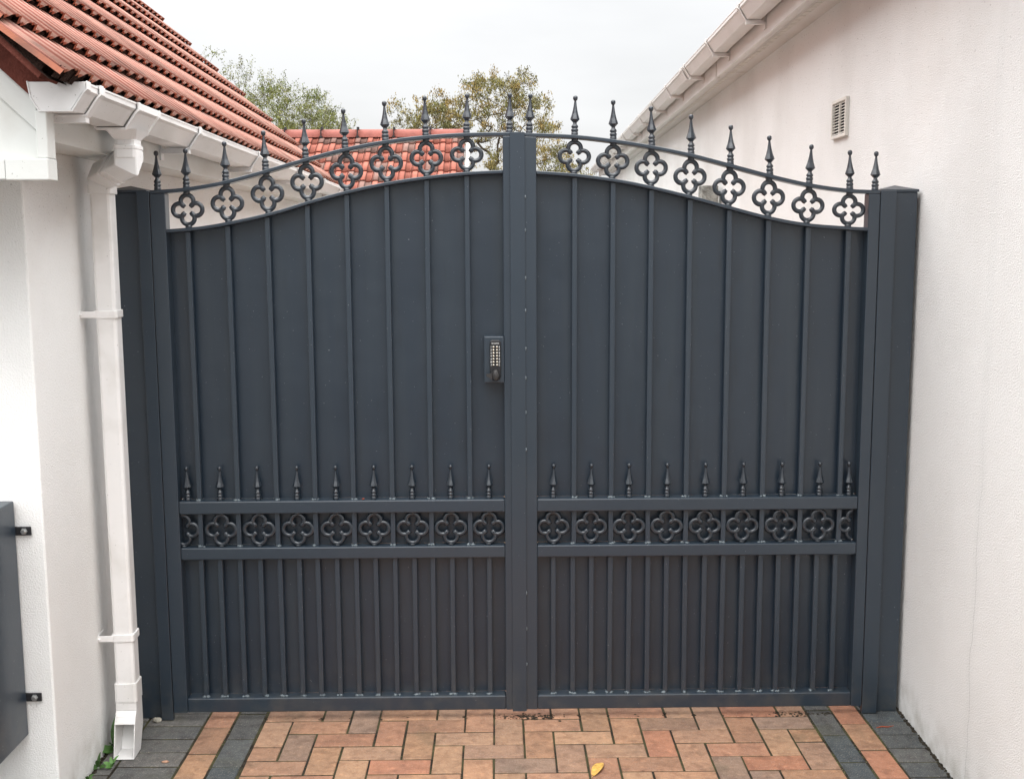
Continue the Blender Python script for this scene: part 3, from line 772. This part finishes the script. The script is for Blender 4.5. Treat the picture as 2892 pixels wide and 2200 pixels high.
# ================================================================= FAR HOUSE
FH = thing('tiled_outbuilding', 'low outbuilding roof of orange-red pantiles with a clipped ridge, beyond the gate', 'outbuilding', (-.4, 14.5, 0))
p2 = rad(30); u2 = Vector((0, -math.cos(p2), -math.sin(p2)))
slope = 2.7; drop = slope * math.sin(p2); run = slope * math.cos(p2)
q = random.Random(11); tc_ = {}
def colf2(i, k, j):
    key = (i, k)
    if key not in tc_:
        w = q.uniform(.8, 1.1); tc_[key] = (.31 * w, .105 * w, .075 * w) if q.random() > .25 else (.20 * w, .115 * w, .095 * w)
    c_ = tc_[key]
    if j in (1, 5, 10): return tuple(x * .38 for x in c_)  # groove shade painted into the tile colour, ribs painted lighter for relief
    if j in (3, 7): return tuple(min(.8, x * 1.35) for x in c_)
    return c_
prof2 = [(0, .0), (.05, .0), (.08, .6), (.14, .6), (.17, .0), (.52, .0), (.56, .9), (.62, 1.0), (.90, 1.0), (.96, .9), (.995, .0)]
O2 = Vector((.0, -run, 2.95 - drop))
d2 = [-.05 + .25 * i for i in range(11)] + [slope - .02]
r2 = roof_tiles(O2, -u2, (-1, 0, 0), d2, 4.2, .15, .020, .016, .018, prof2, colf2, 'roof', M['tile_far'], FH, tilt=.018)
b = MB()
for i in range(10):
    x1 = .02 - i * .45; x0 = x1 - .445
    pts = [(x, 0) for x in (x0, x1)]
    ring = [(math.cos(rad(a)) * .12, math.sin(rad(a)) * .105 + 2.925) for a in range(0, 181, 20)]
    b.ring_prism([(x0, y, z) for y, z in ring], [(x1, y, z) for y, z in ring], closed=False, caps=True, smooth=True)
rg = b.build('ridge_tile', M['ridge'], FH, fix=False)
rg.name = 'ridge'
b = MB()
b.box(-.006, .006, -.125, -.11, 2.90, 3.035); b.box(-.006, .006, -.11, -.04, 3.02, 3.034); b.box(-.014, .014, -.06, .0, 3.03, 3.055); b.box(-.02, .02, -.13, -.10, 2.925, 2.94)
cm = b.mesh('ridge_clip', M['black'])
for i in range(9): link('ridge_clip', cm, rg, (.02 - .4475 - i * .45, 0, 0))
b = MB()
za, zb = 2.95 - drop, 2.92
b.ring_prism([(.03, -run, za - .13), (.03, -run, za + .02), (.03, 0, zb + .03), (.03, 0, zb - .13)], [(.06, -run, za - .13), (.06, -run, za + .02), (.06, 0, zb + .03), (.06, 0, zb - .13)])
b.build('barge_board', M['vent'], FH)
b = MB(); b.extr([(-run + .25, -.05), (-run + .25, za + .05), (0, 2.85), (run - .25, za + .05), (run - .25, -.05)], 'x', -4.1, 0); b.build('wall', M['wall_w'], FH)
b = MB(); b.add([(0, 0, 2.93), (-4.2, 0, 2.93), (-4.2, run, za), (0, run, za)], [(0, 1, 2, 3)]); b.build('back_slope', M['ridge'], FH, fix=False)

# stone pier beyond the gate
pi_ = MB()
for k in range(14):
    z = k * .146
    pi_.box(-.056 + R.uniform(-.002, .002), .056 + R.uniform(-.002, .002), -.07, .07, z, z + .142)
pi_.box(-.050, .050, -.062, .062, 0, 2.04)
o = pi_.build('stone_pier', M['stone'], None, (1.468, 8.0, 0), bevel=.006)
tag(o, 'mossy grey stone pier seen through the gate tracery against the cream wall', 'pier')

# ================================================================= PAVING
b = MB(); U = .1019; q = random.Random(21)
RED = [(0.374, 0.195, 0.123), (0.356, 0.190, 0.121), (0.350, 0.202, 0.129), (0.384, 0.224, 0.134), (0.359, 0.211, 0.136), (0.315, 0.193, 0.130), (0.395, 0.237, 0.145), (0.390, 0.183, 0.112), (0.290, 0.192, 0.139), (0.368, 0.224, 0.144), (0.375, 0.208, 0.130), (0.384, 0.216, 0.130)]
DRK = [(.080, .090, .094), (.094, .099, .098), (.072, .082, .086), (.104, .104, .100)]
SOL = [(.135, .131, .122), (.118, .117, .112), (.148, .142, .132)]
def brick(x0, x1, y0, y1, pal, g=.0033):
    c = pal[q.randrange(len(pal))]; w = q.uniform(.9, 1.1); c = tuple(v * w for v in c)
    x0 += g; x1 -= g; y0 += g; y1 -= g
    if x1 - x0 < .012 or y1 - y0 < .012: return
    e = .0028; z = q.uniform(-.0012, .0012); tx, ty = q.uniform(-.006, .006), q.uniform(-.006, .006)
    jt = [q.uniform(-.0009, .0009) for _ in range(8)]
    cx, cy = (x0 + x1) / 2, (y0 + y1) / 2
    P = [(x0 + jt[0], y0 + jt[1]), (x1 + jt[2], y0 + jt[3]), (x1 + jt[4], y1 + jt[5]), (x0 + jt[6], y1 + jt[7])]
    S = [(1, 1), (-1, 1), (-1, -1), (1, -1)]
    f = lambda p, dz: (p[0], p[1], z + dz + (p[0] - cx) * tx + (p[1] - cy) * ty)
    vs = [f(p, -.03) for p in P] + [f(p, -.0030) for p in P] + [f((p[0] + s[0] * e * .45, p[1] + s[1] * e * .45), -.0008) for p, s in zip(P, S)] + [f((p[0] + s[0] * e * 1.5, p[1] + s[1] * e * 1.5), 0) for p, s in zip(P, S)]
    fs = [(12, 13, 14, 15)]
    for l in range(3):
        for k in range(4): fs.append((l * 4 + k, l * 4 + (k + 1) % 4, l * 4 + 4 + (k + 1) % 4, l * 4 + 4 + k))
    b.add(vs, fs, False, c)
Y0P = 3.849; j0, j1 = -44, 24   # rows: j grows toward the camera
YA = Y0P - U * j1; YB = Y0P - U * j0
FX0, FX1 = -.842, 1.0965
for j in range(j0, j1):
    yt = Y0P - U * j; yb = yt - U
    for i in range(-8, 11):
        k = (i - j - 1) % 4; x = -.0235 + U * i
        if k == 0: brick(x, min(x + 2 * U, FX1), yb, yt, RED)
        elif k == 1 and i == -8: brick(x, x + U, yb, yt, RED)
        elif k == 3: brick(x, x + U, yb - U, yt, RED)
def column(x0, x1, start, step, pal):
    y = start + step * math.ceil((YB - start) / step)
    while y > YA: brick(x0, x1, y - step, y, pal); y -= step
column(-.943, -.843, 3.71, 2 * U + .001, DRK)
column(-1.046, -.945, 3.805, 2 * U, RED)
column(-1.252, -1.048, 3.82, U + .001, SOL)
column(-1.312, -1.254, 3.66, 2 * U, SOL)
column(1.0985, 1.190, 3.695, 2 * U, DRK)
column(1.192, 1.290, 3.78, 2 * U, RED)
column(1.292, 1.455, 3.795, U + .001, DRK)
pv = b.build('paving', M['brick'], None, fix=False); tag(pv, kind='structure')
b = MB()
b.add([(-1.36, YA, -.0028), (1.9, YA, -.0028), (1.9, 18, -.0028), (-1.9, 18, -.0028)], [(0, 1, 2, 3)])
jb = b.build('paving_bed', M['joint'], None, fix=False); tag(jb, kind='structure')
b = MB(); b.add([(-400, -400, -.032), (400, -400, -.032), (400, 400, -.032), (-400, 400, -.032)], [(0, 1, 2, 3)])
gr = b.build('ground', M['ground'], None, fix=False); tag(gr, kind='structure')

# moss tufts in the joints near the gate (uncountable)
b = MB(); q = random.Random(5)
def tuft(x, y, r): b.blob((x, y, -.004), r, q.randrange(9999), 1, 1, .55, 6, 4, (q.uniform(.05, .10), q.uniform(.065, .11), .02))
for k in range(420):
    s_ = q.choice([0, 0, 1, 2, 3, 4])
    if s_ == 0: x = FX1 + q.gauss(0, .0015)
    elif s_ == 1: x = 1.191 + q.gauss(0, .0012)
    elif s_ == 2: x = -.9443 + q.gauss(0, .001)
    elif s_ == 3: x = 1.291 + q.gauss(0, .001)
    else: x = -.0235 + U * q.randrange(-8, 12) + q.gauss(0, .001)
    y = q.uniform(3.35, 3.95)
    if s_ == 4 and (int((x + .0235) / U + 8.5) - int((Y0P - y) / U)) % 4 in (1,): continue
    tuft(x, y, q.uniform(.0015, .0034))
ms = b.build('joint_moss', M['weedleaf'], None, fix=False); tag(ms, 'green moss growing in the joints of the block paving', 'moss', kind='stuff')

# dark soil swept against the gate foot (uncountable)
b = MB()
for k in range(300):
    if k < 150: x, y = q.gauss(.10, .055), 3.868 + q.gauss(0, .012)
    elif k < 220: x, y = q.choice([.99, 1.07, 1.17, 1.05, 1.12]) + q.gauss(0, .016), 3.868 + q.gauss(0, .009)
    else: x, y = -.0235 + U * q.randrange(-8, 12) + q.gauss(0, .004), 3.868 + q.gauss(0, .008)
    b.blob((x, y, .0), q.uniform(.0015, .0045), k, q.uniform(.8, 1.8), q.uniform(.7, 1.2), .45, 6, 4)
for k in range(140):
    y = q.uniform(3.36, 3.95); x = 1.43 - (y - 3.6) * -.028 - q.uniform(.001, .012)
    b.blob((x, y, .001), q.uniform(.002, .006), k + 900, q.uniform(.6, 1.1), q.uniform(.8, 1.6), .7, 6, 4)
for k in range(60):
    y = q.uniform(3.40, 3.9); x = -1.31 - (y - 3.2) * .028 + q.uniform(.001, .012)
    b.blob((x, y, .001), q.uniform(.002, .006), k + 1900, q.uniform(.6, 1.1), q.uniform(.8, 1.6), .7, 6, 4)
o = b.build('soil_debris', M['soil'], None, fix=False); tag(o, 'dark soil and grit swept against the gate foot and the wall edges', 'soil', kind='stuff')

# ---------------------------------------------------------------- small things on the paving
def leaf_mesh(b, base, tip, w, nrm, col=None, curl=.1, n=6):
    base, tip, nrm = Vector(base), Vector(tip), Vector(nrm).normalized()
    ax = tip - base; L_ = ax.length; sd = ax.cross(nrm).normalized(); vs = []
    for i in range(n + 1):
        t = i / n; wd = w * math.sin(math.pi * min(.98, .06 + t * .94)) ** .7 * (1 - .15 * t)
        c_ = base + ax * t + nrm * (curl * L_ * math.sin(math.pi * t))
        vs += [c_ - sd * wd / 2 + nrm * wd * .12, c_, c_ + sd * wd / 2 + nrm * wd * .12]
    fs = []
    for i in range(n):
        a = i * 3; fs += [(a, a + 1, a + 4, a + 3), (a + 1, a + 2, a + 5, a + 4)]
    b.add(vs, fs, True, col)
b = MB(); leaf_mesh(b, (-.020, -.042, .0015), (.018, .040, .004), .034, (0, 0, 1), curl=.07, n=8)
b.tube([(-.020, -.042, .0015), (-.026, -.054, .001)], .0008, 5)
o = b.build('fallen_leaf', M['yleaf'], None, (.312, 3.452, .0015), fix=False); tag(o, 'fallen yellow leaf lying on the orange herringbone paving', 'leaf')
b = MB(); b.blob((0, 0, .008), .013, 3, 1.25, .9, .72, 9, 6); o = b.build('pebble', M['pebble'], None, (-1.218, 3.853, 0)); tag(o, 'small pale round pebble at the foot of the post beside the downpipe', 'pebble')
b = MB(); b.blob((0, 0, .004), .010, 8, 1.3, .7, .45, 6, 4); o = b.build('brick_chip', M['chip'], None, (-1.10, 3.536, 0)); tag(o, 'small tan brick chip on the dark edging pavers', 'brick chip')
b = MB(); b.tube([(-.03, -.004, .002), (-.01, .002, .003), (.012, .001, .002), (.034, .008, .003)], [.0012, .0018, .0015, .0008], 5); o = b.build('twig', M['redbit'], None, (1.335, 3.744, .0015)); tag(o, 'thin reddish twig on the dark pavers by the cream wall', 'twig')
b = MB()
for k in range(5): leaf_mesh(b, (R.uniform(-.004, .004), 0, 0), (R.uniform(-.012, .012), R.uniform(-.006, .006), .004), .004, (0, 0, 1))
o = b.build('dry_petal', M['redbit'], None, (-.470, 3.866, .7975)); tag(o, 'tiny orange-red dry petals on the middle rail of the gate leaf with the lock', 'petals')

def weed(loc, spec, label):
    b = MB()
    for (az, el, ln, w, g) in spec:
        a, e = rad(az), rad(el); d = Vector((math.cos(a) * math.cos(e), math.sin(a) * math.cos(e), math.sin(e)))
        col = (.055 * g, .12 * g, .03 * g); ln *= 1.0
        n = d.cross(Vector((-math.sin(a), math.cos(a), 0))); n = n if n.z > 0 else -n
        n = (n + Vector((0, -.8, 0))).normalized()
        leaf_mesh(b, d * ln * .12, d * ln, w, n, col, .10)
        b.tube([(0, 0, -.002), tuple(d * ln * .14)], .0012, 5); 
    return tag(b.build('weed', M['weedleaf'], None, loc, fix=False), label, 'weed', 'weeds along the white wall')
weed((-1.292, 3.625, 0), [(80, 80, .125, .026, .8), (60, 70, .10, .020, .7), (200, 40, .035, .018, 1), (250, 55, .05, .022, .8), (215, 20, .062, .034, 1.1)], 'tall dark green weed leaves behind the mouth of the downpipe shoe')
weed((-1.262, 3.508, 0), [(300, 45, .040, .016, 2.2), (350, 60, .050, .016, 2.4), (200, 40, .035, .016, 1.8), (240, 20, .03, .014, 1.6), (120, 50, .035, .014, 1.8)], 'small bright green weed at the lip of the downpipe shoe')
weed((-1.306, 3.505, 0), [(280, 60, .042, .013, .8), (330, 20, .035, .013, 1), (200, 30, .03, .012, .8), (260, 15, .03, .013, 1), (20, 20, .03, .011, .9), (80, 70, .05, .012, .7)], 'low cluster of small round weed leaves against the white wall')
weed((-1.312, 3.425, 0), [(280, 50, .024, .011, 1.3), (330, 20, .024, .011, 1.5), (240, 20, .022, .010, 1.4), (20, 40, .024, .010, 1.2)], 'tiny weed nearest the camera at the base of the white wall')

# ================================================================= TREES
def tree(name, loc, label, env, nat, leafs, cols, llen, trunk_r, hang, seed, clumps=.18, stems=2):
    q = random.Random(seed); root = thing(name, label, 'tree', loc)
    nodes = []
    def add(p, par, r): nodes.append((Vector(p), par)); return len(nodes) - 1
    last = None
    for s_ in range(stems):
        dx = (s_ - (stems - 1) / 2) * .45; prev = add((dx * .3, 0, 0), -1, 0)
        for k in range(1, 7): prev = add((dx * (.3 + k * .28) + q.uniform(-.05, .05), q.uniform(-.06, .06), k * .47), prev, 0)
    pts = []
    while len(pts) < nat:
        p = env(q)
        if p: pts.append(Vector(p))
    pts.sort(key=lambda p: (p - Vector((0, 0, 2.3))).length)
    tips = []
    for p in pts:
        j = min(range(len(nodes)), key=lambda i: (nodes[i][0] - p).length + (.5 if nodes[i][0].z > p.z + .1 else 0) + (1.5 if nodes[i][0].z < 1.3 else 0))
        a = nodes[j][0]; n = max(2, int((p - a).length / .22)); pr = j
        for k in range(1, n + 1):
            t = k / n; w = a.lerp(p, t) + Vector((q.gauss(0, .025), q.gauss(0, .025), -.10 * math.sin(math.pi * t) * (p - a).length))
            pr = add(w, pr, 0)
        tips.append(pr)
    cnt = [1] * len(nodes)
    for i in range(len(nodes) - 1, -1, -1):
        if nodes[i][1] >= 0: cnt[nodes[i][1]] += cnt[i]
    b = MB(); kf = trunk_r / math.sqrt(max(cnt))
    for i, (p, par) in enumerate(nodes):
        if par < 0: continue
        r0 = max(.0035, kf * math.sqrt(cnt[par])); r1 = max(.003, kf * math.sqrt(cnt[i]))
        if nodes[par][1] == -1 or True:
            b.tube([nodes[par][0], p], [min(r0, r1 * 1.4), r1], 5 if r1 > .012 else 3, caps=False)
    b.build('trunk', M['bark'], root, fix=False)
    b = MB(); twb = MB()
    for t_ in tips:
        p = nodes[t_][0]; base = q.choice(cols); dens = q.uniform(.45, 1.35)
        for s_ in range(3):
            d = Vector((q.gauss(0, 1), q.gauss(0, 1), abs(q.gauss(0, .8)) * (1 if not hang else 1.4))).normalized()
            ln = q.uniform(.6, 1.2) * clumps; tip = p + d * ln
            twb.tube([p, tip], [.003, .0015], 3, caps=False)
            for k in range(int(leafs * dens / 3)):
                c0 = p.lerp(tip, q.uniform(.1, 1.08)) + Vector((q.gauss(0, .03), q.gauss(0, .03), q.gauss(0, .03)))
                dd = Vector((q.gauss(0, .45), q.gauss(0, .45), -1 if q.random() < hang else q.gauss(0, .6))).normalized()
                l = llen * q.uniform(.6, 1.3); sd = dd.cross(Vector((q.gauss(0, 1), q.gauss(0, 1), q.gauss(0, 1)))).normalized() * l * .2
                w = q.uniform(.7, 1.35); col = tuple(x * w for x in base)
                e = c0 + dd * l; mid = c0.lerp(e, .45)
                b.add([c0, mid + sd, e, mid - sd], [(0, 1, 2, 3)], False, col)
    b.build('crown', M['leaf'], root, fix=False)
    twb.build('twigs', M['bark'], root, fix=False)
    return root
def env2(q):
    x = q.uniform(-2.0, 1.75); z = q.uniform(2.1, 4.85)
    kn = [(-2.1, 4.12), (-1.6, 4.25), (-.9, 4.38), (-.4, 4.62), (.25, 4.74), (.62, 4.60), (.9, 4.25), (1.1, 3.75), (1.35, 3.3), (1.8, 2.9)]
    lo = spline([(-2.1, 3.75), (-1.5, 3.1), (-.8, 2.7), (0, 2.3), (2, 2.0)], x)
    top_ = spline(kn, x)
    if z > top_ - .08 or z < lo: return None
    if q.random() > .30 + .70 * min(1, (top_ - z) < .75): return None
    return (x - (-.15), q.uniform(-1.1, 1.1), z)
tree('broadleaf_tree', (-.15, 22, 0), 'open-branched tree with sparse brown-olive leaves rising behind the centre of the gate', env2, 470, 74,
     [(.23, .18, .05), (.18, .16, .045), (.25, .18, .055), (.15, .145, .045), (.14, .125, .04)], .046, .045, .7, 5)
def env1(q):
    x = q.uniform(-6.6, -2.9); z = q.uniform(2.6, 5.7)
    top_ = spline([(-7, 5.6), (-6.2, 5.62), (-5.8, 5.66), (-5.3, 5.35), (-4.9, 5.15), (-4.45, 5.05), (-3.9, 4.85), (-3.5, 4.45), (-3.2, 4.0), (-2.8, 3.7)], x)
    if z > top_ - .12: return None
    if x < -5.3 and z > 4.8 and q.random() < .72: return None
    if q.random() < .35 * (top_ - z < .5): return None
    return (x + 4.9, q.uniform(-1.1, 1.1), z)
tree('willow_tree', (-4.9, 26, 0), 'feathery green tree with upright thin twigs rising behind the red garage roof', env1, 730, 112,
     [(.18, .19, .045), (.15, .165, .04), (.20, .20, .06), (.12, .145, .03), (.18, .18, .075)], .045, .035, .3, 9, clumps=.34, stems=3)

# ================================================================= CAMERA
p, yw, ro = rad(7.67), rad(.68), rad(.3)
fw = Vector((math.sin(yw) * math.cos(p), math.cos(yw) * math.cos(p), -math.sin(p)))
rt = Vector((math.cos(yw), -math.sin(yw), 0)); up = rt.cross(fw)
rt2 = rt * math.cos(ro) - up * math.sin(ro); up2 = rt2.cross(fw)
cam = bpy.data.cameras.new('camera'); co = bpy.data.objects.new('camera', cam); C.objects.link(co)
mw = Matrix(((rt2.x, up2.x, -fw.x, 0), (rt2.y, up2.y, -fw.y, 0), (rt2.z, up2.z, -fw.z, 1.70), (0, 0, 0, 1)))
co.matrix_world = mw
cam.sensor_width = 36; cam.lens = 2450 / 2208 * 36; cam.clip_start = .05; cam.clip_end = 2000
bpy.context.scene.camera = co

# ================================================================= LIGHT
sun_el, sun_az = rad(62), rad(190)     # azimuth measured clockwise from +Y: behind the camera, slightly left
w = bpy.data.worlds.new('World'); bpy.context.scene.world = w; w.use_nodes = True
nt = w.node_tree; N = nt.nodes; L = nt.links; bg = N['Background']
sky = N.new('ShaderNodeTexSky'); sky.sky_type = 'NISHITA'; sky.sun_disc = False
sky.sun_elevation = sun_el; sky.sun_rotation = sun_az; sky.dust_density = 3
tc = N.new('ShaderNodeTexCoord'); sp_ = N.new('ShaderNodeSeparateXYZ'); L.new(tc.outputs['Generated'], sp_.inputs[0])
mr = N.new('ShaderNodeMapRange'); mr.inputs['From Min'].default_value = 0; mr.inputs['From Max'].default_value = 1
mr.interpolation_type = 'SMOOTHSTEP'
mr.inputs['From Min'].default_value = .12; mr.inputs['From Max'].default_value = .8
mr.inputs['To Min'].default_value = 4.35; mr.inputs['To Max'].default_value = 24
L.new(sp_.outputs[2], mr.inputs['Value'])
nz_ = N.new('ShaderNodeTexNoise'); nz_.inputs['Scale'].default_value = 1.6; nz_.inputs['Detail'].default_value = 5
mp = N.new('ShaderNodeMapping'); mp.inputs['Scale'].default_value = (1, 1, 4); L.new(tc.outputs['Generated'], mp.inputs[0]); L.new(mp.outputs[0], nz_.inputs['Vector'])
cl = N.new('ShaderNodeMapRange'); cl.inputs['From Min'].default_value = .35; cl.inputs['From Max'].default_value = .7; cl.inputs['To Min'].default_value = .80; cl.inputs['To Max'].default_value = 1.08
L.new(nz_.outputs['Fac'], cl.inputs['Value'])
mu = N.new('ShaderNodeMath'); mu.operation = 'MULTIPLY'; L.new(mr.outputs[0], mu.inputs[0]); L.new(cl.outputs[0], mu.inputs[1])
cc = N.new('ShaderNodeVectorMath'); cc.operation = 'SCALE'; cc.inputs[0].default_value = (1.0, 1.0, 1.0); L.new(mu.outputs[0], cc.inputs['Scale'])
mx = N.new('ShaderNodeMix'); mx.data_type = 'RGBA'; mx.inputs[0].default_value = .93
L.new(sky.outputs[0], mx.inputs[6]); L.new(cc.outputs[0], mx.inputs[7]); L.new(mx.outputs[2], bg.inputs['Color'])
bg.inputs['Strength'].default_value = .1
sl = bpy.data.lights.new('sun', 'SUN'); sl.energy = .35; sl.angle = rad(35); sl.color = (1, .985, .96)
so = bpy.data.objects.new('sun', sl); C.objects.link(so)
d = Vector((math.sin(sun_az) * math.cos(sun_el), math.cos(sun_az) * math.cos(sun_el), math.sin(sun_el)))
so.rotation_euler = d.to_track_quat('Z', 'Y').to_euler()
sc = bpy.context.scene
sc.view_settings.view_transform = 'Standard'; sc.view_settings.look = 'None'; sc.view_settings.exposure = 1.08; sc.view_settings.gamma = 1
sc.render.engine = 'CYCLES'
